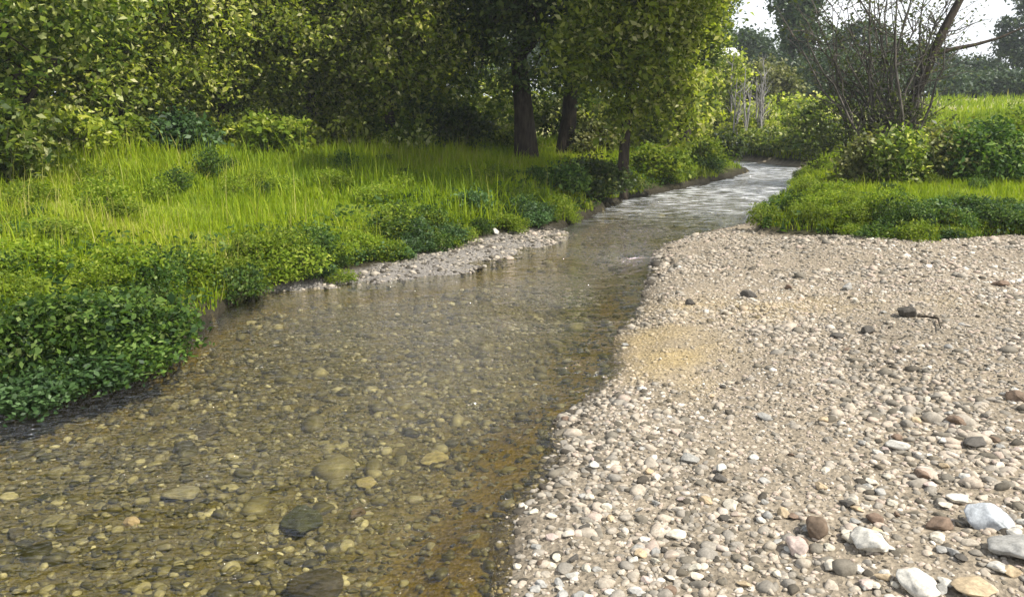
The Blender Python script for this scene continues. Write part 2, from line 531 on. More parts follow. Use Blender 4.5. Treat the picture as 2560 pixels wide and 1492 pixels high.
wx, wy = np.meshgrid(np.linspace(-9, 12, 60), np.linspace(-5, 36, 90), indexing='ij')
wi = np.arange(wx.size).reshape(wx.shape)
wq = np.stack([wi[:-1, :-1], wi[1:, :-1], wi[1:, 1:], wi[:-1, 1:]], -1).reshape(-1, 4)
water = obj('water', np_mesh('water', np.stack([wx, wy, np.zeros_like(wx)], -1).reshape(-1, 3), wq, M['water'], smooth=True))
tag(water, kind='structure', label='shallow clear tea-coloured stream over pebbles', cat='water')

# ------------------------------------------------------------------ stones


def ico(sub):
    bm = bmesh.new()
    bmesh.ops.create_icosphere(bm, subdivisions=sub, radius=1)
    v = np.array([x.co[:] for x in bm.verts]); f = np.array([[q.index for q in p.verts] for p in bm.faces])
    bm.free()
    return v, f


def unit(a):
    return a / (np.linalg.norm(a, axis=-1, keepdims=True) + 1e-9)


def stone_verts(n, base, r, ncut=9, flat=(0.36, 0.66)):
    """n pebbles of unit size: rounded lumps with worn flats"""
    v = np.repeat(base[None], n, 0).copy()
    for _ in range(ncut):
        nv = unit(r.randn(n, 3))
        th = r.uniform(0.42, 0.85, (n, 1))
        d = np.einsum('nvk,nk->nv', v, nv)
        v -= nv[:, None, :] * (np.maximum(d - th, 0) * 0.85)[..., None]
    sc = np.stack([np.ones(n), r.uniform(0.6, 0.95, n), r.uniform(*flat, n)], -1)
    v *= sc[:, None, :]
    a, b = r.uniform(0, 6.283, n), r.normal(0, 0.18, n)
    ca, sa, cb, sb = np.cos(a)[:, None], np.sin(a)[:, None], np.cos(b)[:, None], np.sin(b)[:, None]
    x, y, z = v[..., 0], v[..., 1], v[..., 2]
    x, z = cb * x + sb * z, -sb * x + cb * z
    return np.stack([ca * x - sa * y, sa * x + ca * y, z], -1)


def pebble_field(name, x, y, z, rad, mat, sub, seed, tint, sink=0.25):
    r = np.random.RandomState(seed)
    bv, bf = ico(sub)
    v = stone_verts(len(x), bv, r)
    v = v * rad[:, None, None]
    v[..., 0] += x[:, None]; v[..., 1] += y[:, None]; v[..., 2] += (z + rad * sink)[:, None]
    nV = len(bv)
    f = (bf[None] + (np.arange(len(x)) * nV)[:, None, None]).reshape(-1, 3)
    return v.reshape(-1, 3), f, np.repeat(tint, nV)


def join(parts):
    V, Fa, T, o = [], [], [], 0
    for v, f, t_ in parts:
        V.append(v); Fa.append(f + o); T.append(t_); o += len(v)
    return np.concatenate(V), np.concatenate(Fa), np.concatenate(T)


def scatter(n, x0, x1, y0, y1, r, power=1.0):
    """more points near the camera than far off"""
    y = y0 + (y1 - y0) * r.rand(n) ** power
    return x0 + (x1 - x0) * r.rand(n), y


r = np.random.RandomState(21)
parts_bar, parts_bed = [], []
for (n, x0, x1, y0, y1, med, sub) in ((17000, -1.2, 3.6, 2.2, 4.6, 0.0150, 2), (38000, -0.6, 6.2, 4.6, 8.0, 0.0160, 1),
                                      (26000, 0.4, 9.5, 8.0, 12.5, 0.0185, 1), (9000, -2.5, 6.5, 7.5, 16, 0.022, 1), (9000, -2.6, 1.2, 8.0, 12.6, 0.024, 1)):
    x, y = scatter(n, x0, x1, y0, y1, r)
    z, (a_riv, a_rb, a_lb, a_gr, a_sp, a_dl, a_dr, a_dlb, a_drb) = height(x, y, True)
    patch = np.clip(vnoise(x, y, 1.3, 12) + 0.55, 0.15, 1.3)
    oc_ = np.exp(-(((x - oc[0]) / 0.5) ** 2 + ((y - oc[1]) / 0.7) ** 2))
    keep = (a_gr | (a_sp & (y > 8.1) & (y < 12.6))) & (r.rand(n) < (0.82 + 0.18 * sm(patch)) - 0.3 * oc_)
    rad = med * np.exp(r.normal(0, 0.5, n)) * (0.70 + 0.36 * patch)
    rad *= np.where(oc_ > 0.4, 0.75, 1)
    big = sm((x - 0.9) / 1.6) * sm((4.2 - y) / 1.5)
    rad *= 1 + 0.22 * big
    tint = np.clip(r.beta(2.3, 2.0, n) + 0.12 * vnoise(x, y, 0.8, 14), 0, 1)
    tint = np.where(r.rand(n) < 0.17, r.rand(n) * 0.16, tint) - 0.16 * a_sp - 0.30 * np.exp(-(a_dr / 0.15) ** 2) * a_gr
    stain = stain_at(x, y) * a_gr
    k = keep
    parts_bar.append(pebble_field('p', x[k], y[k], z[k], rad[k], None, sub, 31 + n, np.clip(tint[k], 0, 1) * .5 + np.round(np.clip(stain[k] + r.normal(0, .16, k.sum()) * (stain[k] > .12), 0, 1) * 7), 0.0))
for (n, x0, x1, y0, y1, med, sub) in ((14000, -5, 0.3, 2.0, 5.0, 0.0165, 2), (23000, -4.5, 1.6, 5.0, 9.5, 0.0185, 1), (8000, -1.5, 6, 9.5, 17, 0.025, 1)):
    x, y = scatter(n, x0, x1, y0, y1, r)
    z, (a_riv, a_rb, a_lb, a_gr, a_sp, a_dl, a_dr, a_dlb, a_drb) = height(x, y, True)
    amb = np.exp(-((a_dr - 0.22) / 0.30) ** 2)
    k = a_riv & (r.rand(n) < 0.95 - 0.68 * amb * sm(a_dr / 0.12))
    rad = np.minimum(med * np.exp(r.normal(0, 0.55, n)), np.maximum(0.012, -z * 0.75))
    tint = np.clip(r.beta(1.5, 1.8, n) - 0.35 * amb, 0, 1)
    parts_bed.append(pebble_field('p', x[k], y[k], z[k], rad[k], None, sub, 61 + n, tint[k] * .5, 0.15))
v, f, t = join(parts_bar)
tag(obj('gravel', np_mesh('gravel', v, f, M['pebble'], t, True)), 'small mixed pebbles covering the gravel bar and the strip on the far bank', 'gravel', kind='stuff')
v, f, t = join(parts_bed)
tag(obj('river_bed_gravel', np_mesh('river_bed_gravel', v, f, M['bed_pebble'], t, True)), 'brown and olive pebbles lying on the stream bed under water', 'gravel', kind='stuff')

# stones one can tell apart: a few shapes in each colour
shape_v, shape_f = ico(4)
proto_shapes = stone_verts(7, shape_v, np.random.RandomState(77), 12, (0.5, 0.8))
for q in range(7):
    rq = np.random.RandomState(900 + q)
    nf = np.zeros(len(shape_v))
    for fr_, am_ in ((3, .05), (6, .035), (12, .018), (22, .009)):
        for _ in range(4):
            nf += am_ * .7 * np.sin(shape_v @ (unit(rq.randn(3)) * fr_) + rq.uniform(0, 6.28))
    proto_shapes[q] *= (1 + nf)[:, None]
stone_mesh = {}


def stone(px, py, wpx, colr, label, zlift=0.0, hscale=1.0, rot=None, group=None, at_=None, aspect=1.0):
    if at_ is None:
        p = on(px, py)
        rad = 0.38 * wpx * (p - Vector((0, 0, CAM_H))).length / F
    else:
        p, rad = at_
    k = random.randrange(7)
    key = (k, colr)
    if key not in stone_mesh:
        me = np_mesh('stone', proto_shapes[k].reshape(-1, 3), shape_f, M['stone_' + colr], None, True)
        stone_mesh[key] = me
    o = obj('stone', stone_mesh[key])
    o.location = (p.x, p.y, p.z + rad * 0.22 + zlift)
    o.scale = (rad * aspect, rad / aspect, rad * hscale)
    o.rotation_euler = (random.uniform(-.15, .15), random.uniform(-.15, .15), rot if rot is not None else random.uniform(0, 6.28))
    tag(o, label, 'stone', group)
    return o


NAMED = [
    (2043, 1335, 95, 'brown', 'dark brown rounded stone between pale pebbles in the near gravel', 0.0, 1.2),
    (2478, 1315, 150, 'bluish', 'large bluish white boulder, the biggest stone on the gravel bar', 0.0, 1.0),
    (2540, 1395, 150, 'grey', 'flat grey slab beside the gap below the bluish white boulder', 0.02, 0.6),
    (2165, 1368, 130, 'white', 'chalky white stone right of the dark brown rounded stone', 0.0, 0.9),
    (1992, 1378, 85, 'pink', 'pinkish pale stone touching the dark brown rounded stone', 0.0, 1.1),
    (2285, 1462, 150, 'white', 'wide white stone at the near edge of the gravel', 0.0, 0.7),
    (2440, 1480, 150, 'tan', 'sandy tan stone at the near corner of the gravel', -0.01, 0.5),
    (2235, 1120, 90, 'white', 'whitish flat stone halfway down the gravel bar', 0.0, 0.7),
    (2385, 1058, 75, 'brown', 'brown stone beyond the whitish flat stone', 0.0, 0.8),
    (2440, 1115, 70, 'dark', 'blackish brown stone beside the brown stone in mid gravel', 0.0, 0.8),
    (2305, 1192, 72, 'brown', 'reddish brown long stone below the whitish flat stone', 0.0, 0.7),
    (2264, 792, 66, 'dark', 'dark wedge-shaped stone with a bent twig beside it', 0.01, 1.2),
    (2165, 832, 60, 'dark', 'dark low stone with pale gravel in front, short of the wedge-shaped stone', 0.0, 0.7),
    (2092, 843, 44, 'dark', 'small blackish stone beside the dark low stone', 0.0, 0.7),
    (2115, 724, 44, 'grey', 'grey upright stone in the far gravel near the green bank', 0.0, 1.1),
    (1872, 742, 58, 'dark', 'dark grey stone at the far end of the ochre sand', 0.0, 0.7),
    (1972, 722, 40, 'brown', 'brown stone in the far pink gravel', 0.0, 0.8),
    (1725, 762, 46, 'dark', 'dark stone near the waterside where the bar narrows', 0.0, 0.8),
    (2500, 714, 50, 'brown', 'brown stone in the far gravel below the bushy bank edge', 0.0, 0.8),
    (1722, 1152, 76, 'grey', 'thin grey stone lying flat near the waterside', 0.0, 0.5),
    (1798, 1200, 56, 'dark', 'dark stone tucked under a pale cobble', 0.0, 0.8),
    (1800, 1182, 50, 'white', 'pale cobble resting above a dark stone', 0.02, 0.7),
    (1910, 1045, 66, 'grey', 'grey beige long stone in mid gravel', 0.0, 0.6),
    (2545, 1000, 70, 'brown', 'rusty brown stone at the outer side of the gravel', 0.0, 1.0),
    (1500, 1122, 30, 'dark', 'small dark stone on the pebbly point by the water', 0.0, 0.9),
    (2345, 1318, 80, 'brown', 'brown stone left of the bluish white boulder', 0.0, 0.9),
    (2118, 1262, 60, 'dark', 'dark flat stone beyond the dark brown rounded stone', 0.0, 0.5),
    (2395, 1255, 70, 'white', 'pale rough stone beyond the bluish white boulder', 0.0, 0.8),
    (1960, 1290, 60, 'tan', 'tan stone beyond the pinkish pale stone', 0.0, 0.7),
    (1830, 1265, 60, 'cream', 'cream stone among brown gravel toward the water', 0.0, 0.8),
    (1690, 1340, 66, 'cream', 'cream oval cobble nearest the lower water edge', 0.0, 0.7),
    (1240, 590, 34, 'white', 'white stone on the small pebble strip below the bank plants', 0.0, 1.2),
    (1276, 586, 30, 'dark', 'dark stone next to the white one on the pebble strip', 0.0, 0.9),
    (1896, 412, 26, 'white', 'white rock at the far bend of the stream', 0.02, 1.1),
]
for (px, py, w, c_, lab, zl, hs_) in NAMED:
    stone(px, py, w, c_, lab, zl, hs_, aspect=1.1)
SUNK = [
    (762, 1315, 125, 'green', 'dark greenish rock under the water, largest in the stream', 0.9),
    (785, 1492, 140, 'dark', 'black rock under the water at the near edge', 0.8),
    (1092, 1155, 76, 'sunken', 'pale yellowish stone under the shallow water', 0.5),
    (522, 1085, 66, 'dark', 'dark bluish rock under the grey glare of the water', 0.7),
    (450, 1246, 90, 'grey', 'long flat grey stone on the stream bed', 0.4),
    (38, 1345, 46, 'dark', 'small black stone on the stream bed by the near bank', 0.8),
    (920, 1215, 66, 'sunken', 'pale oblong stone on the bed between the greenish rock and the yellowish stone', 0.5),
    (330, 1310, 50, 'pink', 'pinkish stone on the stream bed', 0.6),
    (890, 1290, 50, 'brown', 'brown stone leaning on the greenish rock', 0.8),
]
for (px, py, w, c_, lab, hs_) in SUNK:
    p = on(px, py, -0.15)
    stone(0, 0, 0, c_, lab, 0, hs_, at_=(p, w / 2 * (p - Vector((0, 0, CAM_H))).length / F))
CLASS = [('cream', 'pale cream cobble half sunk in the gravel bar'), ('grey', 'plain grey cobble half sunk in the gravel bar'),
         ('pink', 'pinkish cobble half sunk in the gravel bar'), ('white', 'whitish cobble half sunk in the gravel bar'),
         ('tan', 'sandy tan cobble half sunk in the gravel bar'), ('brown', 'plain brown cobble half sunk in the gravel bar'),
         ('dark', 'near-black cobble half sunk in the gravel bar')]
cw = [0.34, 0.26, 0.07, 0.11, 0.10, 0.06, 0.06]
n_ok = 0
r = np.random.RandomState(99)
while n_ok < 215:
    px, py = r.uniform(1250, 2620), r.uniform(660, 1500)
    if r.rand() > ((py - 560) / 900) ** 1.2:
        continue
    x, y = G(px, py, 0.15)
    zz, zn = height(np.array([x]), np.array([y]), True)
    if not zn[3][0] or zn[6][0] < 0.06:
        continue
    k = r.choice(7, p=cw)
    c_, lab = CLASS[k]
    rad = r.uniform(0.022, 0.037) * (1 + 0.4 * float(sm((x - 0.9) / 1.6) * sm((4.2 - y) / 1.5)))
    stone(0, 0, 0, c_, lab, 0, r.uniform(0.6, 1.0), group=lab.replace('cobble half sunk in', 'cobbles on'), at_=(Vector((x, y, float(zz[0]))), rad))
    n_ok += 1

# bent twig on the gravel


def tube(path, radii, sides=6):
    path = [Vector(p) for p in path]
    V, Fa = [], []
    for i, p in enumerate(path):
        d = (path[min(i + 1, len(path) - 1)] - path[max(i - 1, 0)])
        d = d.normalized() if d.length > 1e-6 else Vector((0, 0, 1))
        u = d.cross(Vector((0.31, 0.17, 0.93)))
        if u.length < 0.05:
            u = d.cross(Vector((1, 0, 0)))
        u.normalize(); w = d.cross(u)
        for k in range(sides):
            a = 2 * math.pi * k / sides
            q = p + (u * math.cos(a) + w * math.sin(a)) * radii[i]
            V.append(q[:])
    for i in range(len(path) - 1):
        for k in range(sides):
            a, b = i * sides + k, i * sides + (k + 1) % sides
            Fa.append((a, b, b + sides, a + sides))
    return np.array(V), np.array(Fa)


def joinq(parts):
    V, Fa, o = [], [], 0
    for v, f in parts:
        V.append(v); Fa.append(f + o); o += len(v)
    return np.concatenate(V), np.concatenate(Fa)


def wob(a, b, n, amp, r, sag=0.0):
    a, b = Vector(a), Vector(b)
    L_ = (b - a).length
    o = []
    for i in range(n + 1):
        t = i / n
        e = 0 if i in (0, n) else amp * L_
        o.append(a.lerp(b, t) + Vector((r.uniform(-e, e), r.uniform(-e, e), r.uniform(-e, e) + sag * math.sin(t * math.pi) * L_)))
    return o


tw = [on(2292, 800), on(2320, 802), on(2344, 806), on(2350, 830)]
tw = [p + Vector((0, 0, 0.035)) for p in tw]
v, f = tube(tw, [0.012, 0.010, 0.009, 0.005])
tag(obj('twig', np_mesh('twig', v, f, M['bark'], None, True)), 'thin bent brown twig lying beside the dark wedge-shaped stone', 'twig')

# ------------------------------------------------------------------ leaves


def leaves(cen, size, r, up=0.5, slim=0.55, tint=None, tvar=0.25, droop=0.0):
    """leaf-shaped folded quads"""
    n = len(cen)
    nrm = unit(r.randn(n, 3) + np.array((0.25, -0.1, up * 2)))
    d = unit(np.cross(nrm, r.randn(n, 3)))
    d[:, 2] -= droop
    d = unit(d)
    w = unit(np.cross(nrm, d))
    sz = (size * np.exp(r.normal(0, 0.25, n)))[:, None]
    fold = nrm * sz * 0.12
    V = np.stack([cen - d * sz * 0.5, cen + w * sz * slim * 0.5 + fold - d * sz * 0.05, cen + d * sz * 0.5, cen - w * sz * slim * 0.5 + fold - d * sz * 0.05], 1)
    T = np.clip((tint if tint is not None else 0.5) + r.normal(0, tvar, n), 0, 1)
    return V.reshape(-1, 3), np.arange(n * 4).reshape(n, 4), np.repeat(T, 4)


def clumps(cent, rad, per, r, flat=0.75):
    n = len(cent)
    off = r.randn(n, per, 3) * 0.5
    off[..., 2] *= flat
    return (cent[:, None] + off * np.asarray(rad).reshape(-1, 1, 1)).reshape(-1, 3)


def lobe_pts(lobes, n, r, hollow=0.55):
    """points in ellipsoid lobes (cx,cy,cz,rx,ry,rz), denser toward the outside"""
    lobes = np.array(lobes, dtype=float)
    vol = lobes[:, 3] * lobes[:, 4] * lobes[:, 5]
    k = r.choice(len(lobes), n, p=vol / vol.sum())
    q = unit(r.randn(n, 3)) * (hollow + (1 - hollow) * r.rand(n, 1)) ** 0.6
    return lobes[k, :3] + q * lobes[k, 3:6]


def tree(name, base, th, tr, lobes, ncl, per, leaf, mat, label, cat='tree', group=None, bark='bark', crad=0.38, seed=0, lean=(0, 0), twigs=70, slim=0.55, stems=1, up=0.4, zmin=0.15, tvar=0.25):
    """lobes relative to the base; trunk with limbs to the lobes, crown of leaf clumps"""
    r = np.random.RandomState(seed)
    rr = random.Random(seed)
    root = empty(name, base)
    tag(root, label, cat, group)
    P = []
    lobes = [tuple(l) for l in lobes]
    for sidx in range(stems):
        o = Vector((rr.uniform(-.25, .25) * (stems > 1), rr.uniform(-.25, .25) * (stems > 1), -0.25))
        top = Vector((lean[0] + o.x * 3, lean[1] + o.y * 3, th))
        pth = wob(o, top, 7, 0.02, rr)
        rad = [tr * (1.25 if i == 0 else 1) * (1 - 0.8 * i / 7) for i in range(8)]
        P.append(tube(pth, rad, 8))
        mine = lobes[sidx::stems]
        for l in mine:
            a = pth[rr.randint(2, 6)]
            e = Vector(l[:3])
            P.append(tube(wob(a, e, 5, 0.05, rr, 0.04), [tr * 0.42 * (1 - 0.16 * i) for i in range(6)], 6))
    pts = lobe_pts(lobes, ncl, r)
    pts = pts[pts[:, 2] > zmin]
    lc = np.array([l[:3] for l in lobes])
    for i in r.choice(len(pts), min(twigs, len(pts)), replace=False):
        q = pts[i]
        e = lc[np.argmin(((lc - q) ** 2).sum(1))]
        P.append(tube(wob(e, q, 3, 0.06, rr), [tr * 0.12, tr * 0.09, tr * 0.06, 0.006], 4))
    v, f = joinq(P)
    obj('trunk', np_mesh('trunk', v, f, M[bark], None, True), root)
    ctint = np.repeat(np.clip(r.normal(0.5, 0.16, len(pts)), 0.1, 0.9), per)
    cen = clumps(pts, crad * np.exp(r.normal(0, 0.25, len(pts))), per, r)
    ctint = ctint[cen[:, 2] > zmin * 0.6]; cen = cen[cen[:, 2] > zmin * 0.6]
    v, f, t = leaves(cen, leaf, r, up, slim, ctint, tvar)
    obj('crown', np_mesh('crown', v, f, M[mat], t), root)
    return root


def at(px, dist):
    """terrain point ahead at the column px"""
    x = (px - 1280) / F * dist * 1.0
    x = x / (CP + 0.0)  # columns fan out from the lens
    return Vector((x * 0.985, dist, hz(x * 0.985, dist)))


# --- left bank trees (crowns reach the grass) ------------------------------
LT = [
    ('leafy_tree', 90, 11.8, 6.0, 0.16, [(0, 0, 3.0, 1.7, 1.6, 1.4), (-1.5, .3, 2.6, 1.5, 1.4, 1.6), (.9, .3, 2.9, 1.1, 1.1, 1.1), (-.9, -.1, 1.3, .9, .9, 1.0), (.7, 0, 1.7, .9, .8, .8), (0, .5, 3.5, 1.6, 1.6, .9), (-.3, .2, .75, .75, .7, .75)],
     620, 46, 0.10, 'hedge_dark', 'dark leafy tree nearest on the grassy bank, leaves hanging to the grass'),
    ('leafy_tree', -230, 13.5, 7.0, 0.18, [(0, 0, 3.2, 2.2, 2, 1.6), (-.5, -.3, 2, 1.8, 1.5, 1.7), (1.2, 0, 3, 1.3, 1.3, 1.5), (.6, -.2, 1.1, 1.3, 1, .9), (0, 0, 3.8, 2, 2, .9)],
     640, 46, 0.105, 'hedge_dark', 'dark leafy tree at the outer side of the grassy bank'),
    ('leafy_tree', 330, 17.0, 7.5, 0.16, [(0, 0, 3.0, 2.2, 1.8, 1.5), (-1.2, -.4, 2.3, 1.6, 1.3, 1.3), (1.3, -.3, 2.5, 1.6, 1.3, 1.4), (.1, -.6, 1.4, 1.6, 1, 1.0), (-1.4, -.3, 1.0, 1.1, .9, .8), (1.3, -.2, 1.2, 1.2, .9, .8), (0, 0, 3.5, 2.0, 1.7, .95)],
     760, 46, 0.115, 'olive', 'olive green tree with pale leaf tips behind the bright grass'),
    ('leafy_tree', 590, 18.6, 7.0, 0.15, [(0, 0, 2.9, 2.0, 1.7, 1.5), (-1.1, -.4, 2.4, 1.4, 1.2, 1.2), (1.0, -.4, 2.2, 1.4, 1.2, 1.2), (.3, -.2, 1.3, 1.2, .9, .6), (-1.1, .2, 1.1, 1, .8, .7), (0, 0, 3.5, 1.9, 1.6, .95)],
     680, 46, 0.115, 'olive', 'yellowish olive tree above a dark gap under its branches'),
    ('leafy_tree', 800, 20.0, 7.2, 0.15, [(0, 0, 3.0, 1.9, 1.6, 1.5), (-1.0, -.6, 2.1, 1.3, 1.1, 1.1), (.9, -.4, 2.3, 1.4, 1.1, 1.2), (0, .2, 1.3, 1.6, .9, .6), (0, 0, 3.6, 2.0, 1.7, .95)],
     680, 46, 0.12, 'olive', 'lime olive tree with brown earth showing under it'),
    ('leafy_tree', 985, 19.2, 8.0, 0.15, [(0, 0, 3.4, 1.7, 1.5, 1.5), (-.8, -.5, 2.7, 1.2, 1.1, 1.1), (.8, -.3, 2.6, 1.3, 1.1, 1.2), (.2, -.4, 1.7, 1.1, .9, .7), (-.8, .2, 1.2, 1, .8, .7), (0, 0, 4.2, 1.9, 1.7, 1.1)],
     680, 46, 0.12, 'olive', 'speckled olive tree next to the dark crowned trees'),
]
for i, (nm, px, d, th, tr, lobes, ncl, per, lf, mt, lab) in enumerate(LT):
    tree(nm, at(px, d), th * .58, tr, lobes, ncl, per, lf, mt, lab, group='leafy trees behind the bright grass', seed=100 + i, tvar=0.30)
# second row, closing the view behind
for i, (px, d) in enumerate(((-80, 22), (230, 24), (470, 25), (700, 26), (905, 26.5), (1085, 25))):
    tree('bushy_tree', at(px, d), 5.0, 0.16, [(0, 0, 3.6, 2.4, 1.6, 2.0), (-1.3, 0, 1.8, 1.6, 1.2, 1.5), (1.3, 0, 1.7, 1.6, 1.2, 1.4), (0, -.2, .9, 2.4, 1, .8), (0, 0, 4.0, 2.2, 1.7, 1.0)],
         380, 40, 0.17, 'hedge_dark', 'dark green bushy tree in the row behind the olive trees', group='bushy trees of the back row', seed=140 + i, crad=0.5)

# --- dark crowned trees by the stream -------------------------------------
CT = [
    (1318, 20.0, 9.5, 0.27, [(0, 0, 4.7, 2.1, 2.2, 1.7), (-1.6, -.2, 3.9, 1.5, 1.6, 1.2), (1.1, -.3, 3.8, 1.4, 1.4, 1.1), (-.9, -.8, 3.0, 1.1, 1.0, .75), (0.2, .3, 6.8, 2.4, 2.4, 2.0), (-2.1, 0, 2.6, .8, .9, .7), (.3, -1.0, 2.5, 1.5, 1.0, .8), (-1.1, -.6, 2.2, 1.0, .9, .7), (1.2, -.4, 2.2, .9, .8, .7), (2.6, -3.4, 6.6, 2.3, 2.2, 1.3), (.4, -3.0, 6.4, 2.0, 2.0, 1.2)],  # last two lobes, forward and above view, added to shade the grass
     1150, 'dark crowned tree with the thickest trunk above the shaded grass', (-0.1, 0)),
    (1402, 21.3, 9.0, 0.22, [(0, 0, 4.6, 1.9, 1.9, 1.6), (.9, 0, 3.6, 1.4, 1.3, 1.0), (-.7, .3, 3.7, 1.2, 1.2, .9), (.6, -.3, 2.3, 1.1, .9, .7), (0, 0, 6.6, 2.2, 2.0, 1.9)],
     640, 'dark crowned tree with a slimmer trunk just behind the thickest one', (0.15, 0)),
    (1550, 17.2, 8.0, 0.12, [(.1, 0, 3.6, 1.3, 1.3, 1.2), (.9, 0, 3.9, 1.1, 1.2, 1.1), (-.6, 0, 3.0, 1.0, 1.0, .8), (.6, -.3, 2.4, .9, .9, .7), (1.15, .2, 1.6, .55, .6, .5), (.8, -2.6, 6.0, 2.3, 2.2, 1.4), (.2, -4.2, 5.6, 2.1, 1.6, 1.0), (-1.5, -3.5, 5.5, 1.7, 1.6, 1.0), (.1, -.2, 1.6, .55, .5, .5)],  # high forward lobes are out of view, added to cast the meadow shade
     1800, 'thin trunked tree leaning over the stream edge', (0.25, -0.1)),
]
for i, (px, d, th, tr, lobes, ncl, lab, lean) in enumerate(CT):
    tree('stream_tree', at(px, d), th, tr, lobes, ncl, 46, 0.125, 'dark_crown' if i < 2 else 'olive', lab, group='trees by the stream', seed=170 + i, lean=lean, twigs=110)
tree('stream_tree', at(1700, 23.5), 9.5, 0.2, [(0, 0, 4.4, 1.2, 1.6, 1.5), (.2, 0, 3.3, .9, 1.2, .8), (-.5, 0, 6.6, 1.6, 1.7, 1.6), (-.9, 0, 2.6, .8, .9, .7), (0.1, 0, 1.4, .8, .8, .6)],
     520, 44, 0.13, 'dark_crown', 'dark green tree whose crown ends against the white sky', group='trees by the stream', seed=180, tvar=.2)

# --- shrubs in the grass and by the bend ----------------------------------


def shrub(px, py, wpx, hpx, mat, label, leaf=0.10, n=90, per=34, dist=None, group=None, seed=0, slim=0.6, crad=0.2, name='shrub', low=False):
    p = on(px, py, 0.6, 6) if dist is None else at(px, dist)
    sc = (p - Vector((0, 0, CAM_H))).length / F
    w, h = wpx * sc / 2, hpx * sc
    rr = random.Random(seed)
    lobes = [(0, 0, h * .5, w * .65, w * .55, h * .5)]
    if low:
        lobes = [(0, 0, h * .3, w * .9, w * .6, h * .45)]
    for k in range(7):
        a = rr.uniform(0, 6.28)
        lobes.append((math.cos(a) * w * rr.uniform(.4, .8), math.sin(a) * w * .45, h * rr.uniform(.1, .75) * (.6 if low else 1), w * rr.uniform(.2, .45), w * .35, h * rr.uniform(.18, .4)))
    return tree(name, p, h * .7, max(.015, w * .03), lobes, n, per, leaf, mat, label, 'shrub', group, 'stem', crad, seed, (0, 0), 30, slim, 3, 0.5, 0.04)


shrub(710, 355, 190, 95, 'leafy_light', 'rounded bright green shrub at the back edge of the grass', seed=1, leaf=.12, dist=17.0)
shrub(470, 345, 170, 80, 'leafy_blue', 'bluish green shrub below the olive tree', seed=2, leaf=.12, dist=15.8)
shrub(330, 350, 130, 70, 'leafy_light', 'light green leafy shrub beside the bluish green one', seed=3, leaf=.12, dist=15.2)
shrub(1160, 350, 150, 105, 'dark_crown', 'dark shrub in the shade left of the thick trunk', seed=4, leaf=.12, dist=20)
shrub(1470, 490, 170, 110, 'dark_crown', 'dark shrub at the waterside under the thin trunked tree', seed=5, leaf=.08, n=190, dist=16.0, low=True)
shrub(1405, 500, 120, 80, 'leafy', 'green shrub at the waterside left of the dark one', seed=21, leaf=.08, n=120, dist=15.0, low=True)
shrub(1640, 470, 170, 100, 'leafy_light', 'bright lime shrub on the bank where the stream narrows', seed=6, leaf=.09, n=150, dist=19.6, low=True)
shrub(1745, 455, 130, 80, 'leafy_light', 'low lime plant mound toward the far bend', seed=7, leaf=.09, n=120, dist=22.6, low=True)
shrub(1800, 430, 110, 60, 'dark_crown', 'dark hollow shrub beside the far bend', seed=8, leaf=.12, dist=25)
shrub(1690, 330, 230, 215, 'olive', 'olive bush under the crown by the white sky', seed=9, leaf=.13, n=150, dist=24)
shrub(1800, 350, 240, 150, 'olive', 'spreading olive bush beyond the far bend', seed=10, leaf=.14, dist=33)
shrub(1900, 385, 240, 90, 'olive', 'olive brush on the bank behind the far bend', seed=11, leaf=.14, n=140, dist=34)
shrub(2030, 390, 180, 130, 'hedge_dark', 'dark brush below the bare tree at the bend', seed=12, leaf=.14, n=130, dist=27)

shrub(40, 480, 230, 190, 'hedge_dark', 'dark shrub under the nearest dark leafy tree', seed=13, leaf=.10, n=170, dist=11.0)
shrub(210, 380, 200, 100, 'olive', 'olive shrub between the nearest dark tree and the bright grass', seed=14, leaf=.11, n=120, dist=14.5)
shrub(600, 345, 150, 60, 'olive', 'low olive shrub left of the rounded bright green one', seed=15, leaf=.12, dist=17.8)
shrub(850, 350, 190, 75, 'olive', 'olive shrub right of the rounded bright green one', seed=16, leaf=.12, dist=18.6)
shrub(1010, 350, 190, 85, 'hedge_dark', 'dark green shrub at the edge of the tree shade', seed=17, leaf=.12, dist=19)
shrub(1245, 330, 110, 50, 'olive', 'small olive shrub beside the thickest trunk', seed=18, leaf=.12, dist=22)
shrub(1475, 345, 120, 90, 'dry_shrub', 'greyish shrub between the slimmer trunk and the thin trunked tree', seed=19, leaf=.11, dist=21)

shrub(1775, 340, 150, 250, 'olive', 'olive bush in front of the brown shed', seed=20, leaf=.14, n=220, dist=33, crad=.3)

for i, (px, d, w, h, mt) in enumerate(((1120, 27, 270, 190, 'hedge_dark'), (1250, 29, 220, 170, 'olive'), (1385, 28, 250, 185, 'hedge_dark'), (1500, 29, 240, 170, 'dry_shrub'), (1590, 27, 250, 190, 'olive'), (1000, 28, 260, 190, 'hedge_dark'))):
    shrub(px, 350, w, h, mt, 'tangled bush in the thicket seen between the tree trunks', seed=60 + i, leaf=.15, n=170, dist=d, crad=.35, group='bushes of the thicket between the trunks')

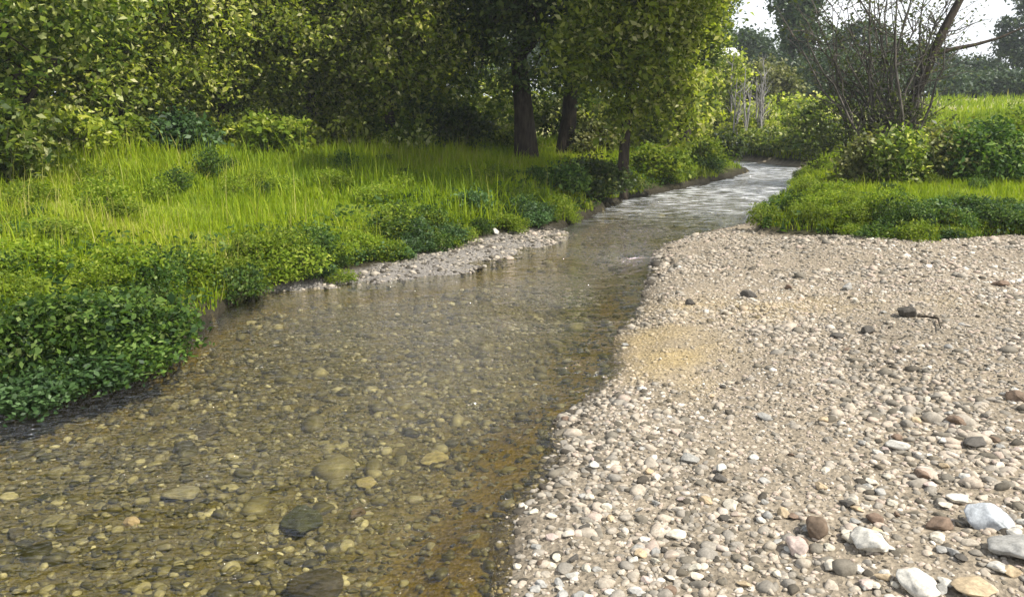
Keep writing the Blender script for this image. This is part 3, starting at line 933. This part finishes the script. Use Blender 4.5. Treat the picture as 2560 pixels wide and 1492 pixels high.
# right bank shrubs
RS = [(2150, 470, 180, 105, 'dry_shrub', 'pale yellowish shrub at the stream end of the shrub bank', 15.0),
      (2225, 478, 130, 120, 'hedge_dark', 'dark shrub in the shade of the pale yellowish shrub', 14.3),
      (2330, 470, 230, 115, 'dry_shrub', 'broad dry tan shrub in the middle of the shrub bank', 14.6),
      (2450, 480, 240, 120, 'leafy', 'green broad shrub behind the dark bank undercut', 14.4),
      (2560, 470, 240, 130, 'leafy_light', 'light green shrub at the outer end of the shrub bank', 15.2),
      (2360, 400, 220, 60, 'leafy', 'mid green shrub on the slope above the dry tan shrub', 17.0),
      (2520, 380, 220, 55, 'olive', 'olive shrub higher on the slope', 18.5),
      (2680, 450, 260, 130, 'leafy', 'green shrub beyond the light green one', 15.6)]
for i, (px, py, w, h, mt, lab, d) in enumerate(RS):
    shrub(px, py, w, h, mt, lab, seed=30 + i, leaf=.085, n=170, dist=d, crad=.22)

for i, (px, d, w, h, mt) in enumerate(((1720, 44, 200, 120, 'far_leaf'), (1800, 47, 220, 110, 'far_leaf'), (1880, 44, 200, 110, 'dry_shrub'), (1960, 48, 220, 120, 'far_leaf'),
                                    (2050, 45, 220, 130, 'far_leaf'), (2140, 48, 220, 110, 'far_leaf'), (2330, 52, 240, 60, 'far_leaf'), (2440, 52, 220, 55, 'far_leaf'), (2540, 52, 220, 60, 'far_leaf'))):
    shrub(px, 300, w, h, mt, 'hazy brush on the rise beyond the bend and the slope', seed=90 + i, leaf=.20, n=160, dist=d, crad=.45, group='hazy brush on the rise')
for i, (px, d, w, h, mt) in enumerate(((1930, 29.5, 170, 60, 'hedge_dark'), (2010, 28.0, 170, 70, 'hedge_dark'), (1855, 32, 190, 70, 'olive'), (1980, 32.5, 200, 80, 'olive'))):
    shrub(px, 400, w, h, mt, 'low bush on the dark bank at the far bend', seed=110 + i, leaf=.12, n=150, dist=d, crad=.25, low=True, group='low bushes at the far bend')

# --- bare many-stemmed tree on the right bank -----------------------------


def bare_tree():
    r = np.random.RandomState(300); rr = random.Random(300)
    d = 20.0
    b = at(2195, d)
    root = empty('bare_tree', b)
    tag(root, 'half bare tree of many thin upright stems on the bank slope', 'tree')
    W = lambda px, py, dd=0.0: D(px, py, d + dd) - b
    P, pts = [], []
    for k in range(46):
        x0 = rr.uniform(-.75, .6)
        top = W(rr.uniform(1980, 2420), rr.uniform(-140, 160), rr.uniform(-1.2, 1.2))
        pth = wob((x0, rr.uniform(-.4, .4), -.2), top, 6, 0.045, rr)
        ra = rr.uniform(.02, .06)
        P.append(tube(pth, [ra * (1 - .13 * i) for i in range(7)], 5))
        for q in range(11):
            a = pth[rr.randint(1, 6)]
            e = a + Vector((rr.uniform(-.95, .95), rr.uniform(-.7, .7), rr.uniform(.1, .9)))
            P.append(tube(wob(a, e, 3, .06, rr), [.012, .010, .008, .004], 4))
            pts.append(e); pts.append(a.lerp(e, .5))
    big = [(0.35, 0, -.2), W(2270, 280), W(2300, 210), W(2335, 130), W(2362, 70), W(2400, 0), W(2440, -90)]
    B = [tube(big, [.17, .15, .135, .115, .10, .085, .06], 8)]
    B.append(tube([W(2335, 135), W(2390, 122), W(2440, 112), W(2500, 95), W(2580, 60)], [.065, .055, .045, .032, .015], 6))
    v, f = joinq(B)
    tag(obj('limb', np_mesh('limb', v, f, M['bark'], None, True), root), 'thick dark limb leaning out over the slope')
    for k in range(16):
        a = W(rr.uniform(2300, 2420), 0); t_ = rr.random()
        a = Vector(big[2]).lerp(Vector(big[5]), t_)
        e = a + Vector((rr.uniform(-1.0, 1.2), rr.uniform(-.6, .6), rr.uniform(.2, 1.1)))
        P.append(tube(wob(a, e, 4, .06, rr), [.02, .016, .012, .009, .004], 4)); pts.append(e)
    v, f = joinq(P)
    obj('trunk', np_mesh('trunk', v, f, M['bark_grey'], None, True), root)
    pts = np.array([p[:] for p in pts])
    keep = (pts[:, 2] > 2.0) & (r.rand(len(pts)) < .55) | (pts[:, 2] <= 2.0) & (r.rand(len(pts)) < .5)
    pts = pts[keep]
    low = lobe_pts([(-1.0, .2, .7, .9, .8, .8), (-.2, -.2, .9, .9, .8, .8), (-1.4, 0, .4, .8, .8, .6), (.5, 0, .9, .6, .6, .7), (-1.2, .3, 1.9, .7, .6, .7)], 150, r)
    cen = np.concatenate([clumps(pts, np.full(len(pts), .30), 8, r), clumps(low, np.full(len(low), .25), 22, r)])
    v, f, t = leaves(cen, .085, r, .3, .5, None, .25)
    obj('crown', np_mesh('crown', v, f, M['willow'], t), root)


bare_tree()

# --- far trees ------------------------------------------------------------
FT = [(1945, 48, 9.0, [(0, 0, 6.3, 1.3, 1.3, 2.2), (.3, 0, 4.2, 1.1, 1.0, 1.2), (-.3, 0, 8.6, 1.2, 1.2, 1.5)], 'far_leaf', 'slender far tree standing against the white sky'),
      (1830, 62, 5.0, [(0, 0, 3.4, 2.0, 1.8, 1.6), (1.2, 0, 2.6, 1.6, 1.4, 1.3)], 'far_leaf', 'low bluish green tree on the far rise'),
      (1985, 66, 6.0, [(0, 0, 3.8, 2.6, 2, 2.0), (-1.8, 0, 2.6, 1.8, 1.6, 1.6), (1.9, 0, 2.4, 1.8, 1.6, 1.5)], 'far_leaf', 'broad bluish tree far behind the bare tree'),
      (2110, 60, 6.0, [(0, 0, 3.6, 2.3, 2, 1.9), (1.5, 0, 2.2, 1.8, 1.6, 1.4)], 'far_leaf', 'dim green tree seen through the bare stems'),
      (2250, 70, 5.5, [(0, 0, 3.0, 2.6, 2, 1.5), (2, 0, 2.4, 2, 1.6, 1.3)], 'far_leaf', 'low far tree behind the leaning branch'),
      (2500, 58, 9.0, [(0, 0, 4.4, 2.0, 1.8, 1.8), (.6, 0, 6.6, 1.5, 1.4, 1.3), (-1.0, 0, 3.0, 1.5, 1.4, 1.0), (1.6, 0, 3.6, 1.7, 1.5, 1.4)], 'far_leaf', 'tall bluish tree with tiered branches beyond the grassy slope'),
      (2620, 62, 9.0, [(0, 0, 4.4, 2.0, 1.8, 2.2), (.4, 0, 7.2, 1.6, 1.4, 1.6)], 'far_leaf', 'bluish tree just beyond the tiered one'),
      (2390, 64, 3.6, [(0, 0, 1.8, 2.2, 1.6, 1.1), (-1.6, 0, 1.4, 1.4, 1.2, .8)], 'far_leaf', 'low brownish tree on the skyline of the slope')]
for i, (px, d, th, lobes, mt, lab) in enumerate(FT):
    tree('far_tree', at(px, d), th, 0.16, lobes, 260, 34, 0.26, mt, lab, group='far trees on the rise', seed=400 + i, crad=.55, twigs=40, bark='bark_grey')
tag_lab = 'far green tree in the gap between the stream trees'
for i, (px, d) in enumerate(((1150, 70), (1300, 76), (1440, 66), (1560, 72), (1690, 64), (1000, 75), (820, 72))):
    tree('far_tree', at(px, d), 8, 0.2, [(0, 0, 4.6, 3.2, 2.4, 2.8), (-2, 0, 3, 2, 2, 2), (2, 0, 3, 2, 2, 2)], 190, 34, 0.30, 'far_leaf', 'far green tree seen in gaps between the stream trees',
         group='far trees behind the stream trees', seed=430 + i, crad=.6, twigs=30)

# grey bare saplings beyond the bend
rr = random.Random(8)
sap = []
for k in range(14):
    px = rr.uniform(1800, 1905); d = rr.uniform(30.5, 33)
    b = at(px, d)
    root = empty('sapling', b)
    tag(root, 'thin grey bare sapling in the stand beyond the bend', 'sapling', 'bare saplings beyond the bend')
    top = Vector((rr.uniform(-.2, .2), 0, rr.uniform(2.0, 3.4)))
    P = [tube(wob((0, 0, -.2), top, 5, .02, rr), [.045, .04, .034, .028, .02, .01], 5)]
    for q in range(9):
        a = top * rr.uniform(.35, .95)
        P.append(tube(wob(a, a + Vector((rr.uniform(-.4, .4), rr.uniform(-.3, .3), rr.uniform(.2, .6))), 2, .05, rr), [.016, .012, .006], 4))
    v, f = joinq(P)
    obj('trunk', np_mesh('trunk', v, f, M['bark_pale'], None, True), root)

# ------------------------------------------------------------------ far shed


def box(x0, x1, y0, y1, z0, z1):
    v = np.array([(x, y, z) for z in (z0, z1) for y in (y0, y1) for x in (x0, x1)])
    f = np.array([(0, 2, 3, 1), (4, 5, 7, 6), (0, 1, 5, 4), (2, 6, 7, 3), (0, 4, 6, 2), (1, 3, 7, 5)])
    return v, f


s = NT('shed_wall')
tcn = s.n('TexCoord'); wv = s.n('TexWave', bands_direction='X'); wv.inputs['Scale'].default_value = 2.2
s.l(tcn.outputs['Object'], wv.inputs['Vector'])
M['shed_wall'] = s.done(s.principled(s.ramp(wv.outputs['Fac'], [(0.0, (0.07, 0.05, 0.035)), (0.5, (0.14, 0.10, 0.075))]), 0.9, 0.2))
s = NT('shed_roof')
tcn = s.n('TexCoord'); wv = s.n('TexWave', bands_direction='X'); wv.inputs['Scale'].default_value = 3.0
s.l(tcn.outputs['Object'], wv.inputs['Vector'])
M['shed_roof'] = s.done(s.principled(s.ramp(wv.outputs['Fac'], [(0.0, (0.55, 0.55, 0.55)), (1.0, (0.66, 0.66, 0.66))]), 0.5, 0.4))
b = at(1770, 58)
shed = empty('shed', b)
tag(shed, 'shed on the far rise, its pale roof just showing above the bushes', 'shed')
ztop = D(1770, 141, 58).z - b.z
obj('wall', np_mesh('wall', *joinq([box(-1.2, 1.2, 0, 2.4, -.3, ztop)]), M['shed_wall']), shed)
rv = np.array([(-1.4, -.3, ztop - .02), (1.4, -.3, ztop - .02), (1.4, 1.2, ztop + .55), (-1.4, 1.2, ztop + .55), (1.4, 2.7, ztop - .02), (-1.4, 2.7, ztop - .02)])
rv = np.concatenate([rv, rv + np.array((0, 0, .09))])
rf = np.array([(0, 3, 2, 1), (3, 5, 4, 2), (6, 7, 8, 9), (9, 8, 10, 11), (0, 1, 7, 6), (4, 5, 11, 10), (1, 2, 8, 7), (2, 4, 10, 8), (0, 6, 9, 3), (3, 9, 11, 5)])
obj('roof', np_mesh('roof', rv, rf, M['shed_roof']), shed)

# ------------------------------------------------------------------ bank plants (one of each kind, then copies)


def plant_proto(mat, seed, h, w, n, per, leaf, slim=.6):
    r = np.random.RandomState(seed); rr = random.Random(seed)
    root = empty('leafy_plant', (0, 0, -50))
    P, tips = [], []
    for k in range(9):
        a = rr.uniform(0, 6.28); q = rr.uniform(.2, .95)
        e = Vector((math.cos(a) * w * q, math.sin(a) * w * q, h * (1.02 - .45 * q * q) * rr.uniform(.8, 1.05)))
        P.append(tube(wob((0, 0, -.08), e, 3, .05, rr, .05), [.010, .008, .006, .003], 4)); tips.append(e)
    v, f = joinq(P)
    obj('stem', np_mesh('stem', v, f, M['stem'], None, True), root)
    pts = lobe_pts([(0, 0, h * .45, w * .9, w * .9, h * .5)] + [(t_.x * .8, t_.y * .8, t_.z * .82, w * .33, w * .33, h * .24) for t_ in tips], n, r, .5)
    pts = pts[pts[:, 2] > .02]
    ct = np.repeat(np.clip(r.normal(.5, .15, len(pts)), 0, 1), per)
    cen = clumps(pts, np.full(len(pts), .13), per, r)
    ok = cen[:, 2] > 0
    v, f, t = leaves(cen[ok], leaf, r, .7, slim, ct[ok], .22)
    obj('foliage', np_mesh('foliage', v, f, M[mat], t), root)
    return root


PROTO = {}
for key, mat, h, w, leaf in (('leafy', 'leafy', .38, .36, .044), ('blue', 'leafy_blue', .32, .34, .052), ('light', 'leafy_light', .32, .36, .040)):
    PROTO[key] = [plant_proto(mat, 500 + 7 * q + len(key), h, w, 72, 22, leaf) for q in range(3)]


def place_plant(p, key, label, group, sc, r):
    o = copy_tree(PROTO[key][r.randint(3)])
    o.location = p
    o.scale = (sc * r.uniform(.85, 1.15), sc * r.uniform(.85, 1.15), sc * r.uniform(.65, 1.3))
    o.rotation_euler = (r.normal(0, .08), r.normal(0, .08), r.uniform(0, 6.28))
    tag(o, label, 'plant', group)
    return o


def along(poly, y0, y1, n, off0, off1, r, side):
    """n points beside a bank line between two distances ahead, off0..off1 metres onto the bank"""
    seg = [(a, b) for a, b in zip(poly[:-1], poly[1:]) if y0 <= (a[1] + b[1]) / 2 <= y1 and abs(a[0]) < 14]
    ln = np.array([math.hypot(b[0] - a[0], b[1] - a[1]) for a, b in seg])
    o = []
    for k in r.choice(len(seg), n, p=ln / ln.sum()):
        (ax, ay), (bx, by) = seg[k]
        t_ = r.rand(); d = r.uniform(off0, off1)
        nx, ny = -(by - ay) / ln[k] * side, (bx - ax) / ln[k] * side
        x, y = ax + (bx - ax) * t_ + nx * d, ay + (by - ay) * t_ + ny * d
        o.append(Vector((x, y, hz(x, y))))
    return o


def yy(px, py):
    return G(px, py)[1]


r = np.random.RandomState(640)
EDGE = [
    (LB, 1, 3.6, yy(440, 860), 46, -.22, .40, ('leafy', 'blue', 'leafy'), 1.0, 'dark green leafy plant on the nearest bank above the dark water', 'dark leafy plants on the nearest bank'),
    (LB, 1, 3.8, yy(500, 820), 22, .4, 1.6, ('leafy', 'light', 'light'), .8, 'green leafy plant on the bank slope below the grass edge', 'leafy plants on the near bank slope'),
    (LB, 1, yy(440, 860), yy(640, 725), 26, -.1, .7, ('leafy', 'light', 'light'), .8, 'green plant leaning over the water at the bank point', 'plants at the bank point'),
    (LB, 1, yy(640, 725), yy(1010, 640), 36, -.08, .6, ('blue', 'light', 'leafy'), .74, 'bluish broad-leaved plant along the water above the pebble strip', 'bluish plants by the pebble strip'),
    (LB, 1, yy(1010, 640), yy(1420, 555), 34, -.08, .7, ('leafy', 'light', 'blue'), .68, 'green plant at the bank foot below the shaded grass', 'plants at the bank foot in the middle distance'),
    (LB, 1, yy(1540, 505), yy(1850, 438), 24, .05, 1.6, ('light', 'light', 'leafy'), .85, 'bright green plant beside the far white-streaked water', 'bright plants by the far white water'),
    (RB, 1, 9.6, yy(1985, 462), 34, .05, 1.2, ('light', 'light', 'light'), .62, 'bright green plant at the stream side of the low bank', 'bright plants on the low bank'),
]
RX = [((2040, 2200), (545, 612), 20, ('light', 'light', 'light'), .62, 'light green plant on the low bank right above the pale pebbles', 'light plants above the pebbles'),
      ((2180, 2640), (570, 645), 34, ('leafy', 'light', 'blue'), .68, 'dark green plant overhanging the gravel at the bushy bank edge', 'dark plants at the bushy bank edge'),
      ((1960, 2640), (460, 560), 20, ('light', 'leafy', 'light'), .55, 'green plant in the grass behind the bushy bank edge', 'plants in the grass of the low bank')]
for (poly, side, y0, y1, n, o0, o1, kinds, sc, lab, grp) in EDGE:
    for p in along(poly, y0, y1, n, o0, o1, r, side if poly is LB else -1):
        zz, zn = height(np.array([p.x]), np.array([p.y]), True)
        if zn[3][0]:
            continue
        p.z = max(p.z, .02)
        place_plant(p, kinds[r.randint(3)], lab, grp, sc * r.choice([.5, .7, .85, 1.0, 1.15]) * r.uniform(.85, 1.1), r)
for (xr, yr, n, kinds, sc, lab, grp) in RX:
    k = 0; tries = 0
    while k < n and tries < 900:
        tries += 1
        p = on(r.uniform(*xr), r.uniform(*yr), .35)
        zz, zn = height(np.array([p.x]), np.array([p.y]), True)
        if not zn[1][0]:
            continue
        place_plant(p, kinds[r.randint(3)], lab, grp, sc * r.uniform(.75, 1.2), r)
        k += 1
r = np.random.RandomState(655)
for k in range(55):
    p = on(r.uniform(0, 1350), r.uniform(380, 640), .8)
    zz, zn = height(np.array([p.x]), np.array([p.y]), True)
    if zn[2][0]:
        w_ = place_plant(p, ('light', 'light', 'leafy')[r.randint(3)], 'weedy plant growing up through the bright meadow grass', 'weeds in the meadow grass', r.uniform(.45, .95), r)
        w_.name = 'meadow_weed'; w_['category'] = 'weed'
for l_ in PROTO.values():
    for o in l_:
        for ch in list(o.children):
            bpy.data.objects.remove(ch)
        bpy.data.objects.remove(o)

# ------------------------------------------------------------------ grass and ground cover (stuff)


def blades(x, y, z, h, w, r, tint, lean=.45):
    n = len(x)
    a = r.uniform(0, 6.283, n)
    d = np.stack([np.cos(a), np.sin(a), np.zeros(n)], -1)
    sd = np.stack([-np.sin(a), np.cos(a), np.zeros(n)], -1)
    ln = (np.abs(r.normal(0, lean, n)) * h)[:, None]
    b = np.stack([x, y, z - .02], -1)
    h_ = h[:, None]; w_ = w[:, None]
    upv = np.array((0, 0, 1.0))
    m = b + upv * h_ * .6 + d * ln * .35
    t_ = b + upv * h_ * .98 + d * ln
    V = np.stack([b - sd * w_ * .5, b + sd * w_ * .5, m - sd * w_ * .4, m + sd * w_ * .4, t_ - sd * w_ * .06, t_ + sd * w_ * .06], 1).reshape(-1, 3)
    o = (np.arange(n) * 6)[:, None]
    Fa = np.concatenate([o + np.array((0, 1, 3, 2)), o + np.array((2, 3, 5, 4))], 0)
    return V, Fa, np.repeat(tint, 6)


r = np.random.RandomState(808)
parts = []
for (n, x0, x1, y0, y1, h, w) in ((90000, -9, 2, 5.0, 11.5, .17, .010), (120000, -14, 4, 11.5, 21, .24, .017), (26000, -2, 7, 15, 27, .22, .018), (30000, -22, 6, 21, 34, .22, .03), (5000, -10, 3, 5, 18, .42, .008)):
    x, y = scatter(n, x0, x1, y0, y1, r)
    z, zn = height(x, y, True)
    k = zn[2] & (zn[7] > .30 + .6 * vnoise(x, y, 1.5, 44)) & (r.rand(n) < .45 + .75 * sm(vnoise(x, y, .9, 41) + .55))
    hh = h * np.exp(r.normal(0, .35, n)) * (.75 + .45 * vnoise(x, y, .9, 42) + .25 * vnoise(x, y, 2.3, 46))
    tint = np.clip(.5 + .30 * vnoise(x, y, .6, 43) + .15 * vnoise(x, y, 2.0, 47) + r.normal(0, .18, n) + (.45 if h > .4 else 0), 0, 1)
    parts.append(blades(x[k], y[k], z[k], np.maximum(hh[k], .04), np.full(k.sum(), w), r, tint[k]))
v, f, t = join(parts)
tag(obj('grass', np_mesh('grass', v, f, M['bank_grass'], t)), 'bright yellow-green grass on the bank in front of the trees', 'grass', kind='stuff')
parts = []
for (n, x0, x1, y0, y1, h, w) in ((60000, 3, 15, 8.5, 16, .17, .012), (70000, 5, 26, 16, 34, .26, .03), (16000, 0, 45, 28, 48, .3, .06)):
    x, y = scatter(n, x0, x1, y0, y1, r)
    z, zn = height(x, y, True)
    k = zn[1] & (zn[8] > .15)
    hh = h * np.exp(r.normal(0, .28, n)) * (.75 + .35 * vnoise(x, y, .7, 42))
    tint = np.clip(.45 + .25 * vnoise(x, y, .5, 45) + r.normal(0, .17, n), 0, 1)
    parts.append(blades(x[k], y[k], z[k], np.maximum(hh[k], .04), np.full(k.sum(), w), r, tint[k]))
v, f, t = join(parts)
tag(obj('grass', np_mesh('grass', v, f, M['bank_grass'], t)), 'green grass on the low bank and the slope behind the gravel bar', 'grass', kind='stuff')
# low leafy cover on the bank slopes
n = 60000
x, y = scatter(n, -7.5, 10, 4.0, 20, r)
z, zn = height(x, y, True)
k = (zn[2] & (zn[7] < 1.5 + .5 * vnoise(x, y, .8, 50)) & (zn[7] > .03)) | (zn[1] & (zn[8] < 1.4) & (zn[8] > .03) & (y < 17))
cen = np.stack([x[k], y[k], z[k] + r.rand(k.sum()) * .14 + .01], -1)
v, f, t = leaves(cen, .07, r, .9, .6, .4 + .2 * vnoise(x[k], y[k], 1.0, 51), .2)
tag(obj('ground_cover', np_mesh('ground_cover', v, f, M['leafy'], t)), 'low green leaves covering the bank slopes', 'ground cover', kind='stuff')

# ------------------------------------------------------------------ air
s = NT('haze')
pv = s.n('VolumePrincipled')
pv.inputs['Color'].default_value = (0.88, 0.94, 1.0, 1)
pv.inputs['Density'].default_value = 0.0009
s.l(pv.outputs[0], s.out.inputs['Volume'])
hv, hf = box(-1900, 1900, -1900, 1700, -10, 40)
tag(obj('haze', np_mesh('haze', hv, hf, s.m)), 'thin pale air that fades the far trees', 'haze', kind='stuff')
